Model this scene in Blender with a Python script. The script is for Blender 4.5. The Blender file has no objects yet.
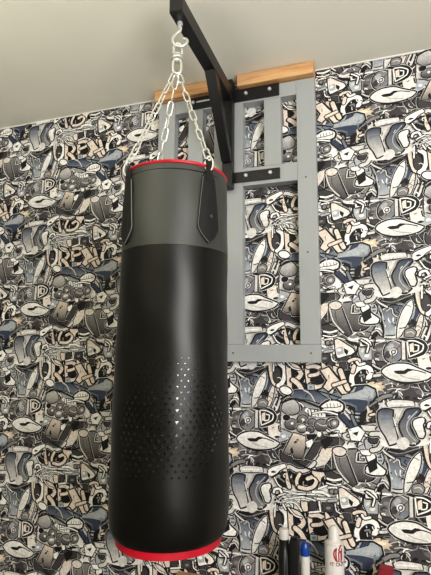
import bpy, bmesh, math, random
from mathutils import Vector, Matrix
random.seed(7)
CH = 1.5                      # camera height above the floor (m)
scene = bpy.context.scene
col = scene.collection
def lin(c):
    return tuple(((v/255)/12.92 if v/255 <= .04045 else ((v/255+.055)/1.055)**2.4) for v in c)
# ------------------------------------------------------------------ camera
cam_d = bpy.data.cameras.new('camera'); cam = bpy.data.objects.new('camera', cam_d); col.objects.link(cam)
PITCH, YAW, ROLL = 0.1496, -0.3323, 0.0098
fw = Vector((math.sin(YAW)*math.cos(PITCH), math.cos(YAW)*math.cos(PITCH), math.sin(PITCH)))
rt = Vector((math.cos(YAW), -math.sin(YAW), 0)); up = rt.cross(fw)
r2 = rt*math.cos(ROLL)+up*math.sin(ROLL); u2 = -rt*math.sin(ROLL)+up*math.cos(ROLL)
m = Matrix((r2, u2, -fw)).transposed().to_4x4(); m.translation = Vector((0, -1.7827, CH)); cam.matrix_world = m
cam_d.sensor_fit = 'HORIZONTAL'; cam_d.sensor_width = 36; cam_d.lens = 469.9*36/431; cam_d.clip_start = .02
scene.camera = cam
# ------------------------------------------------------------------ world, lights, exposure
w = bpy.data.worlds.new('world'); scene.world = w; w.use_nodes = True
bg = w.node_tree.nodes['Background']; bg.inputs[0].default_value = (.80, .80, .72, 1); bg.inputs[1].default_value = .3
def area(name, loc, target, sx, sy, power, color, spread=180):
    l = bpy.data.lights.new(name, 'AREA'); l.shape = 'RECTANGLE'; l.size = sx; l.size_y = sy; l.energy = power; l.color = color; l.spread = math.radians(spread)
    o = bpy.data.objects.new(name, l); col.objects.link(o); o.location = loc
    o.rotation_euler = (Vector(target)-Vector(loc)).to_track_quat('-Z', 'Y').to_euler(); return o
area('window_daylight', (1.10, -2.75, 1.74), (-.40, -.3, 1.74), .17, 1.50, 24, (1.0, .985, .90))
area('side_window_daylight', (1.5, -2.15, 1.85), (-.6, -.5, 2.45), .9, .9, 58, (1.0, .985, .975))
area('ceiling_fill', (-1.2, -2.5, 1.75), (-1.2, -2.3, 2.65), 1.5, .8, 52, (1.0, .97, .80), 140)  # added warm fill aimed up to brighten the ceiling, no lamp stands here
scene.view_settings.view_transform = 'Standard'; scene.view_settings.look = 'None'
scene.view_settings.gamma = 1; scene.view_settings.use_curve_mapping = False; scene.view_settings.exposure = 0.4

# ------------------------------------------------------------------ helpers
def mat(name, rgb, rough=.5, metal=0, spec=.5, noise=None, bump=None, coat=0):
    m = bpy.data.materials.new(name); m.use_nodes = True; nt = m.node_tree; b = nt.nodes['Principled BSDF']
    c = lin(rgb); b.inputs['Base Color'].default_value = (*c, 1); b.inputs['Roughness'].default_value = rough
    b.inputs['Metallic'].default_value = metal; b.inputs['Specular IOR Level'].default_value = spec; b.inputs['Coat Weight'].default_value = coat
    tc = nt.nodes.new('ShaderNodeTexCoord')
    if noise:
        sc, amt, stretch = noise
        mp = nt.nodes.new('ShaderNodeMapping'); mp.inputs['Scale'].default_value = stretch; nt.links.new(tc.outputs['Object'], mp.inputs[0])
        n = nt.nodes.new('ShaderNodeTexNoise'); n.inputs['Scale'].default_value = sc; n.inputs['Detail'].default_value = 4; nt.links.new(mp.outputs[0], n.inputs['Vector'])
        r = nt.nodes.new('ShaderNodeValToRGB'); r.color_ramp.elements[0].position = .3; r.color_ramp.elements[1].position = .7
        r.color_ramp.elements[0].color = (*[v*(1-amt) for v in c], 1); r.color_ramp.elements[1].color = (*[min(1, v*(1+amt)) for v in c], 1)
        nt.links.new(n.outputs['Fac'], r.inputs[0]); nt.links.new(r.outputs[0], b.inputs['Base Color'])
    if bump:
        sc, st = bump
        n2 = nt.nodes.new('ShaderNodeTexNoise'); n2.inputs['Scale'].default_value = sc; n2.inputs['Detail'].default_value = 3; nt.links.new(tc.outputs['Object'], n2.inputs['Vector'])
        bp = nt.nodes.new('ShaderNodeBump'); bp.inputs['Strength'].default_value = st; bp.inputs['Distance'].default_value = .002
        nt.links.new(n2.outputs['Fac'], bp.inputs['Height']); nt.links.new(bp.outputs[0], b.inputs['Normal'])
    return m
M = dict(
 ceiling=mat('ceiling_paint', (229, 226, 214), .75, spec=.2, noise=(2.2, .03, (1, 1, 1)), bump=(60, .08)),
 room=mat('room_paint', (128, 124, 116), .8), wall=mat('wall_paint', (200, 195, 188), .8), floor=mat('floor_concrete', (84, 80, 76), .7, noise=(6, .15, (1, 1, 1))),
 bead=mat('white_caulk', (222, 219, 212), .6),
 rack=mat('grey_paint', (154, 157, 158), .45, spec=.4, noise=(3, .03, (6, 6, 1)), bump=(25, .15)),
 knot=mat('knot_filler', (178, 160, 112), .6), screw=mat('dark_screw', (92, 88, 84), .5, .6),
 black=mat('black_powder_coat', (11, 10, 12), .4, spec=.4, bump=(300, .15)), steel=mat('zinc_steel', (208, 208, 200), .34, .6),
 bolt=mat('bolt_steel', (215, 215, 215), .3, .6), mark=mat('white_marking', (205, 205, 205), .6),
 bagblack=mat('black_leather', (5, 5, 3), .37, spec=.28, bump=(220, .06)), baggrey=mat('grey_leather', (46, 48, 45), .42, spec=.4, bump=(220, .1)),
 strap=mat('black_strap', (9, 9, 9), .55, spec=.3, bump=(120, .4)), thread=mat('grey_thread', (104, 104, 94), .8),
 tri=mat('embossed_black', (5, 5, 4), .16, spec=.9), red=mat('red_trim', (176, 10, 34), .45, spec=.4, noise=(30, .12, (1, 1, 1))),
 plastic=mat('black_plastic', (16, 16, 17), .3), darkgrey=mat('dark_grey_label', (62, 60, 60), .4), capwhite=mat('frosted_cap', (205, 200, 196), .35),
 white=mat('white_can_print', (214, 210, 206), .35, spec=.5), blue=mat('blue_cap', (14, 58, 140), .3), redbox=mat('red_cardboard', (128, 10, 32), .5),
 crimson=mat('crimson_ink', (150, 18, 32), .5), ink=mat('black_ink', (40, 30, 34), .5), shelf=mat('shelf_board', (150, 120, 88), .6, noise=(4, .15, (1, 12, 12))),
)
def wood_mat():
    m = bpy.data.materials.new('oak_wood'); m.use_nodes = True; nt = m.node_tree; b = nt.nodes['Principled BSDF']; b.inputs['Roughness'].default_value = .5
    tc = nt.nodes.new('ShaderNodeTexCoord'); mp = nt.nodes.new('ShaderNodeMapping'); mp.inputs['Scale'].default_value = (2.2, 30, 30); nt.links.new(tc.outputs['Object'], mp.inputs[0])
    n = nt.nodes.new('ShaderNodeTexNoise'); n.inputs['Scale'].default_value = 2.2; n.inputs['Detail'].default_value = 5; n.inputs['Distortion'].default_value = .5; nt.links.new(mp.outputs[0], n.inputs['Vector'])
    r = nt.nodes.new('ShaderNodeValToRGB'); e = r.color_ramp.elements; e[0].position = .32; e[0].color = (*lin((164, 116, 70)), 1); e[1].position = .68; e[1].color = (*lin((214, 170, 120)), 1)
    x = e.new(.5); x.color = (*lin((198, 150, 100)), 1)
    nt.links.new(n.outputs['Fac'], r.inputs[0]); nt.links.new(r.outputs[0], b.inputs['Base Color']); return m
M['oak'] = wood_mat()

def link(name, bm, m, parent=None, smooth=False):
    me = bpy.data.meshes.new(name); bmesh.ops.recalc_face_normals(bm, faces=bm.faces[:]); bm.to_mesh(me); bm.free()
    for mm in (m if isinstance(m, list) else [m]): me.materials.append(mm)
    if smooth:
        for p in me.polygons: p.use_smooth = True
    o = bpy.data.objects.new(name, me); col.objects.link(o)
    if parent: o.parent = parent; o.matrix_parent_inverse = Matrix.Translation(parent.location).inverted() if not parent.parent else parent.parent.matrix_parent_inverse @ Matrix.Identity(4)
    if smooth:
        me.set_sharp_from_angle(angle=math.radians(38))
    return o
def tag(o, label=None, cat=None, group=None, kind=None):
    for k, v in (('label', label), ('category', cat), ('group', group), ('kind', kind)):
        if v: o[k] = v
    return o
def thing(name, loc, label, cat, group=None):
    o = bpy.data.objects.new(name, None); col.objects.link(o); o.location = loc; o.empty_display_size = .05
    return tag(o, label, cat, group)
def box(bm, x0, x1, y0, y1, z0, z1, bev=0):
    t = bmesh.new(); bmesh.ops.create_cube(t, size=1)
    for v in t.verts: v.co = Vector(((x0+x1)/2+v.co.x*(x1-x0), (y0+y1)/2+v.co.y*(y1-y0), (z0+z1)/2+v.co.z*(z1-z0)))
    if bev: bmesh.ops.bevel(t, geom=t.edges[:], offset=bev, segments=2, affect='EDGES', profile=.6)
    me = bpy.data.meshes.new('t'); t.to_mesh(me); t.free(); bm.from_mesh(me); bpy.data.meshes.remove(me); return bm
def B(*a, **k): return box(bmesh.new(), *a, **k)
def tube(bm, pts, r, n=10, closed=False):
    P = [Vector(p) for p in pts]; N = len(P); rings = []; prev = None
    for i in range(N):
        a = P[i-1] if (i or closed) else P[0]; b = P[(i+1) % N] if (i < N-1 or closed) else P[-1]
        t = (b-a).normalized()
        if prev is None: s = t.orthogonal().normalized()
        else: s = (prev-t*prev.dot(t)).normalized()
        prev = s; q = t.cross(s); rr = r[i] if isinstance(r, (list, tuple)) else r
        rings.append([bm.verts.new(P[i]+(s*math.cos(2*math.pi*k/n)+q*math.sin(2*math.pi*k/n))*rr) for k in range(n)])
    for i in range(N if closed else N-1):
        A, C = rings[i], rings[(i+1) % N]
        off = 0
        if closed and i == N-1:
            off = min(range(n), key=lambda o: (A[0].co-C[o].co).length)
        for k in range(n): bm.faces.new((A[k], A[(k+1) % n], C[(k+1+off) % n], C[(k+off) % n]))
    if not closed: bm.faces.new(rings[0][::-1]); bm.faces.new(rings[-1])
    return bm
def lathe(bm, c, prof, n=48, cap0=True, cap1=True):
    rings = [[bm.verts.new((c[0]+r*math.cos(2*math.pi*k/n), c[1]+r*math.sin(2*math.pi*k/n), z)) for k in range(n)] for r, z in prof]
    for A, C in zip(rings, rings[1:]):
        for k in range(n): bm.faces.new((A[k], A[(k+1) % n], C[(k+1) % n], C[k]))
    if cap0: bm.faces.new(rings[0][::-1])
    if cap1: bm.faces.new(rings[-1])
    return bm
def spline(pts, closed=False, sub=4):
    P = [Vector(p) for p in pts]; n = len(P); out = []
    for i in range(n if closed else n-1):
        p1, p2 = P[i], P[(i+1) % n]
        p0 = P[i-1] if (closed or i) else p1*2-p2; p3 = P[(i+2) % n] if (closed or i < n-2) else p2*2-p1
        for k in range(sub):
            t = k/sub; out.append(.5*((2*p1)+(p2-p0)*t+(2*p0-5*p1+4*p2-p3)*t*t+(3*p1-p0-3*p2+p3)*t**3))
    if not closed: out.append(P[-1])
    return out
# ------------------------------------------------------------------ setting
X0, X1, Y0, CZ = -3.2, 1.6, -3.6, 1.156+CH
tag(link('floor', B(X0, X1, Y0, 0, -.1, 0), M['floor']), kind='structure')
tag(link('ceiling', B(X0, X1, Y0, 0, CZ, CZ+.1), M['ceiling']), kind='structure')
tag(link('wall_left', B(X0-.1, X0, Y0, 0, 0, CZ), M['room']), kind='structure')
tag(link('wall_right', B(X1, X1+.1, Y0, 0, 0, CZ), M['room']), kind='structure')
tag(link('wall_front', B(X0, X1, Y0-.1, Y0, 0, CZ), M['room']), kind='structure')
wall = tag(link('wall_back', B(X0, X1, .006, .12, -.1, CZ+.1), M['wall']), kind='structure')
tag(link('trim_1', tube(bmesh.new(), [(X0, -.001, CZ-.0015), (X1, -.001, CZ-.0015)], .0035, 8), M['bead']), kind='structure')

# printed wallpaper: flat inked shapes laid over one another, repeating with a half drop like the real roll
PAL = dict(K=(12, 11, 13), D=(58, 54, 56), M=(128, 125, 125), L=(210, 207, 204), W=(240, 238, 235), P=(224, 209, 196), N=(50, 58, 78), S=(110, 118, 132), T=(168, 173, 179), G=(208, 190, 165), H=(230, 214, 190))
PAL = {k: lin(v) for k, v in PAL.items()}
TW, TV = .53, .5194
PAPER = [
('F','K',[-420,-12,-350,-1,-130,1,-30,-8,-27,-71,-132,-88,-197,-105,-268,-112,-320,-114,-362,-99,-415,-90],0.0,0.0,1),
('F','K',[-365,-389,-141,-372,-141,-511,-256,-532,-366,-539],0.0,0.0,0),
('F','M>D',[-48,-76,27,-65,90,-78,160,-85,162,-131,37,-150,-14,-157,-50,-134],0.0,0.0,1),
('F','D>M',[-566,-335,-500,-345,-403,-333,-335,-344,-336,-392,-457,-397,-533,-423,-566,-411],0.0,0.0,1),
('F','M',[-176,-407,-105,-411,23,-413,21,-458,-83,-459,-177,-454],0.0,0.0,1),
('F','D',[-195,-461,-95,-455,-8,-451,-4,-552,-90,-546,-197,-558],0.0,0.0,0),
('F','K',[-106,-1,-14,0,-9,-85,-84,-100,-134,-80,-185,-90,-183,-2],0.0,0.0,0),
('F','L',[-136,-174,-20,-169,-10,-218,9,-250,-26,-317,-76,-354,-132,-325,-156,-260],0.0,0.0,1),
('F','M',[-566,-390,-336,-372,-336,-426,-533,-443,-566,-456],0.0,0.0,0),
('F','L',[-544,-419,-500,-400,-425,-397,-394,-411,-336,-402,-338,-517,-389,-542,-532,-557,-549,-514],0.0,0.0,1),
('F','K',[-527,-559,-457,-554,-389,-532,-382,-560,-338,-565,-338,-579,-543,-603],0.0,0.0,1),
('F','D>L',[-534,-35,-385,-22,-370,-115,-386,-177,-511,-182,-534,-120],0.0,0.0,1),
('F','M',[-568,-14,-523,-19,-534,-78,-523,-120,-545,-173,-567,-190],0.0,0.0,1),
('F','M>D',[-567,-215,-495,-202,-435,-199,-435,-265,-500,-279,-544,-287,-567,-267],0.0,0.0,1),
('F','L',[-352,-195,-135,-186,-137,-258,-241,-274,-353,-305],0.0,0.0,0),
('F','K',[-354,-310,-261,-270,-138,-263,-141,-391,-355,-409],0.0,0.0,0),
('F','W',[-171,-231,-132,-205,-99,-237,-48,-248,-41,-294,-61,-338,-145,-311,-173,-284],0.0,0.0,1),
('F','M',[-320,-129,-134,-132,-136,-205,-250,-211,-352,-186,-352,-140],0.0,0.0,1),
('F','W',[-378,-453,-177,-443,-179,-532,-379,-546],0.0,0.0,1),
('F','K',[-538,-41,-509,-22,-475,-33,-422,-21,-384,-27,-393,-59,-422,-62,-460,-51,-509,-60],3.2,0.0,1),
('S','D',[-494,-38,-460,-44,-431,-34,-407,-41],0.0,0.0,7.1),
('F','N>T',[-526,-59,-495,-71,-473,-66,-442,-70,-448,-112,-462,-144,-473,-170,-503,-171,-509,-124,-514,-104],4.8,0.9,1),
('F','S>T',[-484,-113,-456,-107,-464,-149,-475,-170,-489,-166],0.0,0.0,1),
('S','L',[-500,-72,-478,-79,-475,-97,-462,-107],2.4,0.0,3.5),
('S','K',[-475,-71,-470,-92,-453,-99],0.0,0.0,3.5),
('S','L',[-523,-61,-511,-98,-507,-130,-505,-166],0.0,0.0,2.5),
('F','N',[-415,-70,-394,-69,-388,-95,-402,-134,-423,-137,-422,-106],3.6,0.7,1),
('S','T',[-402,-75,-407,-101,-418,-127],0.0,0.0,3.0),
('F','T',[-528,-77,-530,-88,-535,-95,-542,-98,-550,-95,-555,-88,-557,-78,-555,-68,-550,-60,-543,-58,-535,-60,-530,-67],5.4,0.7,1),
('S','D',[-551,-73,-534,-73],0.0,0.0,4.0),
('S','D',[-550,-86,-534,-84],0.0,0.0,4.0),
('F','W>L',[-568,-100,-545,-110,-531,-120,-539,-128,-568,-129],5.4,0.0,1),
('S','K',[-518,-114,-512,-140,-509,-161],0.0,0.0,11.1),
('S','W',[-525,-109,-520,-138],0.0,0.0,3.5),
('S','W',[-568,-153,-545,-141,-525,-128],0.0,0.0,6.0),
('S','K',[-562,-142,-534,-157,-534,-173],0.0,0.0,8.1),
('S','W',[-556,-168,-534,-146,-517,-172],0.0,0.0,4.0),
('F','D',[-408,-158,-410,-164,-416,-168,-424,-169,-432,-168,-438,-165,-440,-160,-438,-154,-432,-150,-424,-149,-416,-150,-410,-153],4.8,0.9,1),
('F','M',[-415,-159,-416,-161,-419,-163,-423,-164,-426,-164,-429,-162,-430,-159,-429,-157,-426,-155,-423,-154,-419,-154,-416,-156],0.0,0.0,1),
('F','W>L',[-410,-49,-409,-70,-414,-96,-426,-124,-440,-148,-454,-175,-466,-183,-464,-154,-456,-118,-440,-81,-422,-57],4.2,0.9,1),
('F','L>P',[-377,-89,-378,-115,-386,-151,-397,-177,-409,-177,-402,-144,-390,-110],4.2,0.9,1),
('S','L',[-352,-140,-361,-166,-371,-189],4.2,0.0,8.1),
('S','L',[-369,-148,-378,-166,-386,-187],4.2,0.0,6.6),
('S','K',[-401,-33,-385,-59,-383,-79],0.0,0.0,5.0),
('S','L',[-388,-22,-385,-53,-383,-79],3.6,0.0,7.1),
('F','D',[62,-102,107,-87,119,-114,163,-122,162,-141,73,-144,42,-140],0.0,0.0,1),
('S','M',[-4,-140,24,-127,48,-109],4.8,0.0,7.1),
('S','K',[19,-151,37,-143,56,-121],0.0,0.0,9.1),
('S','M',[61,-126,66,-107,93,-96,98,-84],0.0,0.0,4.0),
('S','K',[109,-130,136,-129,163,-115],0.0,0.0,8.1),
('S','L',[12,-89,40,-79,53,-93],0.0,0.0,2.5),
('S','L',[25,-103,44,-98,80,-101],0.0,0.0,2.5),
('S','L',[103,-91,129,-95,137,-107],0.0,0.0,2.0),
('F','K',[94,-130,93,-133,91,-136,88,-137,85,-136,83,-134,82,-130,83,-127,85,-125,89,-124,92,-124,94,-127],2.4,0.0,1),
('S','M',[-17,-124,16,-113,38,-117],0.0,0.0,3.0),
('S','K',[-22,-143,-3,-123,15,-122],0.0,0.0,4.0),
('S','L',[61,-116,72,-130,69,-142],0.0,0.0,2.5),
('S','M',[44,-83,62,-88,76,-83],0.0,0.0,3.5),
('F','G',[-41,-83,-24,-76,-8,-80,10,-77,5,-87,19,-94,7,-101,14,-111,-2,-106,-14,-114,-26,-105,-47,-108,-37,-95],0.0,0.0,1),
('F','H',[-27,-88,-11,-85,1,-92,-11,-100,-28,-99],0.0,0.0,1),
('F','D',[-403,-331,-377,-314,-335,-319,-331,-373,-352,-364,-388,-362],5.4,0.9,1),
('F','D',[-373,-335,-341,-314,-331,-296,-288,-370,-253,-376,-333,-383],5.3,0.8,1),
('S','W',[-567,-306,-544,-310,-519,-303],4.2,0.0,9.1),
('S','P',[-550,-256,-542,-282,-517,-290],5.4,0.0,13.1),
('F','P',[-506,-262,-478,-255,-457,-266,-484,-276,-503,-274],4.8,0.0,1),
('S','K',[-555,-321,-533,-314],0.0,0.0,4.0),
('F','P>W',[-401,-241,-366,-235,-362,-266,-335,-277,-325,-289,-351,-301,-380,-300,-397,-291,-403,-263],5.4,0.9,1),
('F','T',[-330,-285,-333,-291,-340,-296,-352,-300,-363,-301,-373,-300,-377,-296,-374,-290,-366,-285,-355,-281,-343,-279,-334,-281],0.0,0.0,1),
('F','K',[-358,-286,-360,-288,-364,-290,-369,-291,-374,-291,-378,-289,-379,-287,-378,-285,-374,-283,-369,-282,-364,-282,-360,-284],0.0,0.0,1),
('S','K',[-403,-299,-361,-313],0.0,0.0,3.5),
('F','K',[-438,-250,-403,-258,-401,-298,-430,-280],0.0,0.0,1),
('S','M',[-430,-255,-414,-274],0.0,0.0,5.0),
('F','D>M',[-19,-462,15,-452,33,-457,44,-491,20,-533,-6,-527,-18,-502],5.4,0.9,1),
('F','M',[82,-487,77,-506,65,-520,49,-527,33,-524,22,-511,19,-494,24,-475,36,-460,52,-454,68,-457,79,-469],5.4,1.1,1),
('F','T',[51,-466,52,-471,50,-477,45,-482,39,-484,33,-484,30,-481,29,-476,31,-470,36,-466,42,-463,48,-463],0.0,0.0,1),
('F','S',[72,-501,70,-508,65,-513,58,-516,52,-515,47,-511,46,-504,48,-497,53,-492,59,-489,66,-491,70,-495],0.0,0.0,1),
('F','D',[41,-500,39,-507,35,-512,30,-515,25,-513,21,-509,20,-502,22,-496,26,-490,31,-488,36,-489,40,-494],0.0,0.0,1),
('F','D',[65,-490,63,-497,57,-503,50,-506,43,-505,37,-500,36,-493,38,-485,44,-479,51,-476,59,-477,64,-482],0.0,0.0,1),
('F','W',[62,-490,60,-496,55,-501,49,-504,43,-503,39,-499,37,-493,39,-486,44,-481,50,-479,56,-480,61,-484],0.0,0.0,1),
('F','D',[59,-490,58,-495,54,-499,49,-501,45,-500,42,-497,41,-492,42,-488,46,-484,50,-482,55,-483,58,-486],0.0,0.0,1),
('F','L',[55,-491,54,-493,52,-495,50,-496,47,-496,45,-494,45,-492,46,-489,48,-487,50,-486,52,-487,54,-488],0.0,0.0,1),
('F','M',[14,-481,12,-484,9,-487,5,-488,0,-488,-3,-486,-4,-483,-3,-479,1,-477,5,-476,10,-476,13,-478],0.0,0.0,1),
('F','D',[6,-499,5,-504,0,-508,-5,-510,-11,-509,-15,-506,-16,-502,-14,-497,-10,-494,-4,-492,1,-492,5,-495],0.0,0.0,1),
('S','L',[-17,-466,19,-454,50,-451,72,-462],0.0,0.0,2.5),
('F','L',[79,-450,89,-449,88,-517,77,-518],3.6,0.0,0),
('F','D',[94,-451,100,-450,99,-511,91,-512],1.8,0.0,0),
('F','K',[68,-445,107,-443,145,-452,160,-474,146,-498,99,-514,98,-455],3.0,1.4,1),
('S','W',[97,-453,123,-453,148,-467,143,-487,102,-507,98,-472,97,-453],0.0,0.0,4.5),
('F','P',[104,-465,117,-459,117,-488,104,-491],2.4,0.0,1),
('S','W',[121,-466,133,-469,130,-486,115,-490],0.0,0.0,4.0),
('F','M',[91,-416,113,-409,127,-421,120,-439,90,-438],4.2,0.7,1),
('S','L',[97,-424,112,-420,120,-428],0.0,0.0,3.0),
('F','K',[101,-397,115,-374,131,-385,121,-408],0.0,0.0,1),
('F','D',[119,-400,118,-403,115,-405,111,-407,107,-406,104,-404,103,-401,105,-398,108,-395,112,-394,115,-395,118,-397],0.0,0.0,1),
('F','T',[-68,-471,-22,-469,-24,-517,-56,-520,-67,-498],4.8,0.9,0),
('F','L',[-44,-487,-46,-490,-49,-493,-53,-494,-57,-494,-60,-492,-61,-489,-59,-485,-56,-483,-52,-481,-48,-482,-45,-484],0.0,0.0,1),
('F','W',[-31,-503,-32,-507,-35,-509,-40,-511,-44,-510,-48,-508,-49,-505,-47,-502,-44,-499,-39,-498,-35,-498,-32,-500],0.0,0.0,1),
('F','M',[-28,-483,-29,-486,-31,-488,-34,-489,-38,-489,-40,-487,-41,-484,-40,-481,-37,-479,-34,-478,-31,-479,-29,-480],0.0,0.0,1),
('F','W',[-63,-452,-28,-450,-22,-468,-61,-471],6.7,0.9,1),
('F','D',[-36,-460,-37,-463,-41,-466,-46,-468,-51,-467,-54,-465,-56,-462,-54,-458,-50,-455,-45,-454,-40,-454,-37,-457],0.0,0.0,1),
('F','D',[-52,-526,-24,-521,-28,-544,-50,-546],4.2,0.5,0),
('F','P>W',[-151,-449,-139,-446,-111,-464,-87,-480,-82,-491,-108,-509,-150,-512,-149,-475],5.4,0.9,1),
('F','T',[-145,-477,-121,-472,-120,-499,-143,-503],0.0,0.0,1),
('F','W',[-128,-484,-129,-487,-132,-490,-136,-491,-139,-491,-142,-489,-143,-486,-142,-482,-139,-480,-135,-478,-132,-479,-129,-481],0.0,0.0,1),
('F','K',[-119,-477,-103,-488,-108,-503,-117,-494],0.0,0.0,1),
('S','K',[-111,-448,-88,-460,-68,-464,-78,-499,-108,-507],0.0,0.0,7.6),
('S','W',[-139,-441,-106,-448,-65,-455],0.0,0.0,3.5),
('F','D',[-141,-518,-111,-510,-102,-516,-103,-552,-128,-555],5.4,0.7,0),
('F','T',[-178,-483,-154,-479,-151,-503,-179,-508],5.4,0.7,0),
('F','D',[-179,-519,-160,-513,-156,-544,-180,-551],3.6,0.0,1),
('S','K',[-153,-447,-153,-475,-147,-511,-137,-524],0.0,0.0,7.6),
('F','W',[-158,-455,-160,-460,-164,-464,-170,-466,-176,-465,-181,-462,-182,-457,-180,-452,-176,-448,-170,-446,-164,-446,-160,-450],5.4,0.9,1),
('F','D',[-164,-456,-165,-459,-167,-461,-170,-462,-173,-462,-175,-460,-176,-457,-175,-454,-173,-452,-170,-451,-167,-452,-165,-454],0.0,0.0,1),
('S','P',[-102,-525,-86,-518,-67,-519,-64,-548],5.4,0.0,10.1),
('S','W',[-91,-532,-82,-550],4.2,0.0,6.0),
('S','W',[-158,-438,-120,-426,-92,-446,-55,-443,-19,-451,21,-451],0.0,0.0,6.0),
('S','K',[-177,-431,-148,-433,-125,-438,-97,-454],0.0,0.0,4.0),
('S','M',[-101,-426,-59,-425,-37,-436],0.0,0.0,5.0),
('S','K',[-60,-436,-33,-441,-17,-446],0.0,0.0,4.5),
('S','W',[-87,-430,-64,-416,-46,-428],0.0,0.0,4.5),
('F','M',[-50,-410,-35,-393,-8,-397,-23,-421],5.4,0.9,1),
('F','K',[-4,-427,-3,-432,-5,-438,-10,-442,-15,-445,-21,-444,-25,-441,-26,-436,-24,-431,-19,-426,-13,-424,-8,-424],0.0,0.0,1),
('S','L',[-28,-445,-16,-421,0,-415,13,-432],3.0,0.0,4.5),
('S','W',[-4,-406,13,-414,22,-435],0.0,0.0,4.0),
('S','K',[3,-392,24,-381],0.0,0.0,6.0),
('F','T',[-162,-420,-143,-414,-134,-427,-153,-436],3.0,0.0,1),
('S','P',[-392,-22,-388,-59,-378,-90,-364,-98],4.8,0.0,14.1),
('S','W',[-358,-16,-340,-32,-338,-63,-348,-89,-362,-99],4.8,0.0,15.1),
('F','D',[-353,-61,-355,-75,-360,-85,-367,-89,-374,-86,-379,-75,-381,-61,-379,-47,-373,-36,-366,-32,-360,-36,-355,-46],3.6,0.0,1),
('S','P',[-323,-19,-321,-62,-319,-111],4.8,0.0,16.6),
('S','P',[-319,-21,-293,-29,-275,-54,-288,-71,-309,-78],4.8,0.0,15.1),
('S','P',[-306,-77,-286,-92,-274,-112],4.8,0.0,16.6),
('F','K',[-313,-39,-292,-52,-310,-66],0.0,0.0,1),
('S','P',[-254,-20,-252,-56,-247,-94],4.8,0.0,15.1),
('S','P',[-251,-28,-226,-25,-201,-34],4.8,0.0,14.1),
('S','P',[-244,-60,-216,-54,-201,-40],4.8,0.0,11.6),
('F','K',[-245,-75,-222,-68,-182,-72,-177,-78,-207,-81,-242,-82],0.0,0.0,1),
('S','P',[-242,-94,-217,-101,-182,-89,-172,-79],4.8,0.0,14.1),
('F','P',[-200,-10,-188,-19,-157,-64,-165,-84,-182,-75,-196,-45],4.8,0.0,1),
('S','P',[-173,-37,-146,-24],4.2,0.0,10.6),
('F','P',[-149,-14,-138,-19,-125,-63,-135,-73,-149,-49],4.8,0.0,1),
('F','P>W',[-159,-24,-141,-29,-123,-58,-110,-83,-138,-69,-154,-54],4.8,0.0,1),
('S','P',[-167,-64,-153,-74],3.6,0.0,8.1),
('S','W',[-92,-90,-95,-63,-81,-40,-57,-25,-33,-30,-27,-49,-39,-64],4.8,0.0,16.1),
('S','P',[-85,-23,-91,-43],4.2,0.0,12.6),
('S','M',[-67,-57,-53,-53,-51,-62],4.2,0.0,6.0),
('S','D',[-56,-72,-23,-71,1,-61],0.0,0.0,6.0),
('S','K',[-27,-44,-4,-51,6,-46],0.0,0.0,4.0),
('S','L',[-21,-17,-7,-27,16,-36],3.6,0.0,5.0),
('F','D',[-138,-9,-114,-9,-112,-31,-132,-34],4.2,0.7,0),
('S','W',[-75,-8,-68,-18,-49,-13],3.6,0.0,8.1),
('S','L',[-18,-56,1,-53],3.0,0.0,9.1),
('F','D',[-9,-7,17,-7,26,-17,7,-24,-7,-17],3.6,0.0,1),
('F','T>N',[-221,-115,-177,-100,-123,-74,-100,-88,-111,-107,-83,-97,-42,-93,-18,-104,-14,-123,-38,-157,-58,-193,-83,-190,-87,-169,-106,-159,-144,-161,-187,-152,-239,-151,-213,-130],7.4,1.6,0),
('F','N',[-152,-143,-45,-137,-42,-152,-62,-184,-78,-183,-81,-162,-106,-153],0.0,0.0,0),
('F','T',[-135,-113,-34,-99,-22,-115,-35,-135,-135,-138],0.0,0.0,0),
('S','S',[-126,-123,-42,-107,-28,-119],0.0,0.0,3.5),
('F','K',[-127,-125,-102,-102,-90,-94,-88,-102,-110,-123],0.0,0.0,1),
('F','K',[-168,-98,-139,-101,-146,-111,-168,-116],0.0,0.0,1),
('F','S',[-119,-83,-95,-99,-120,-120,-164,-129,-139,-108],0.0,0.0,1),
('F','N',[-86,-114,-73,-94,-54,-93,-69,-113],2.4,0.0,1),
('S','T',[-140,-140,-91,-137,-44,-140],0.0,0.0,3.0),
('F','T',[-105,-124,-38,-98,-22,-107,-25,-133,-72,-133],0.0,0.0,1),
('F','K',[-109,-166,-88,-167,-86,-191,-63,-197,-46,-189,-51,-194,-89,-198,-95,-179,-109,-173],0.0,0.0,1),
('S','N',[-134,-198,-113,-219,-95,-237],6.0,1.1,17.1),
('S','L',[-124,-190,-103,-211,-83,-231],0.0,0.0,3.5),
('S','K',[-98,-194,-84,-212],0.0,0.0,6.0),
('S','L',[-117,-175,-105,-187],3.6,0.0,8.1),
('S','M',[-89,-212,-56,-215],4.8,0.0,7.1),
('S','S',[-98,-198,-87,-227,-76,-240],4.8,0.0,9.1),
('S','K',[-75,-224,-19,-214],0.0,0.0,7.1),
('S','T',[-84,-188,-55,-189],4.2,0.0,5.0),
('S','D',[-34,-181,-28,-193,-35,-207],3.6,0.0,8.1),
('F','L',[-69,-228,-20,-228,-18,-242,-57,-246],3.6,0.0,1),
('F','P',[-47,-163,-26,-153,-25,-176,-33,-200,-51,-206,-45,-182],0.0,0.0,1),
('F','K',[-26,-164,-27,-167,-30,-170,-34,-171,-37,-170,-40,-168,-41,-165,-40,-162,-37,-160,-33,-159,-30,-160,-27,-162],0.0,0.0,1),
('S','D',[-13,-162,-23,-186,-28,-210],3.6,0.0,9.1),
('S','L',[-5,-133,-12,-152],2.4,0.0,4.0),
('S','M',[-12,-142,12,-127,35,-122],3.6,0.0,12.1),
('F','N>S',[-316,-136,-310,-121,-279,-114,-251,-122,-229,-153,-259,-150,-294,-145],4.2,0.9,1),
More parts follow.
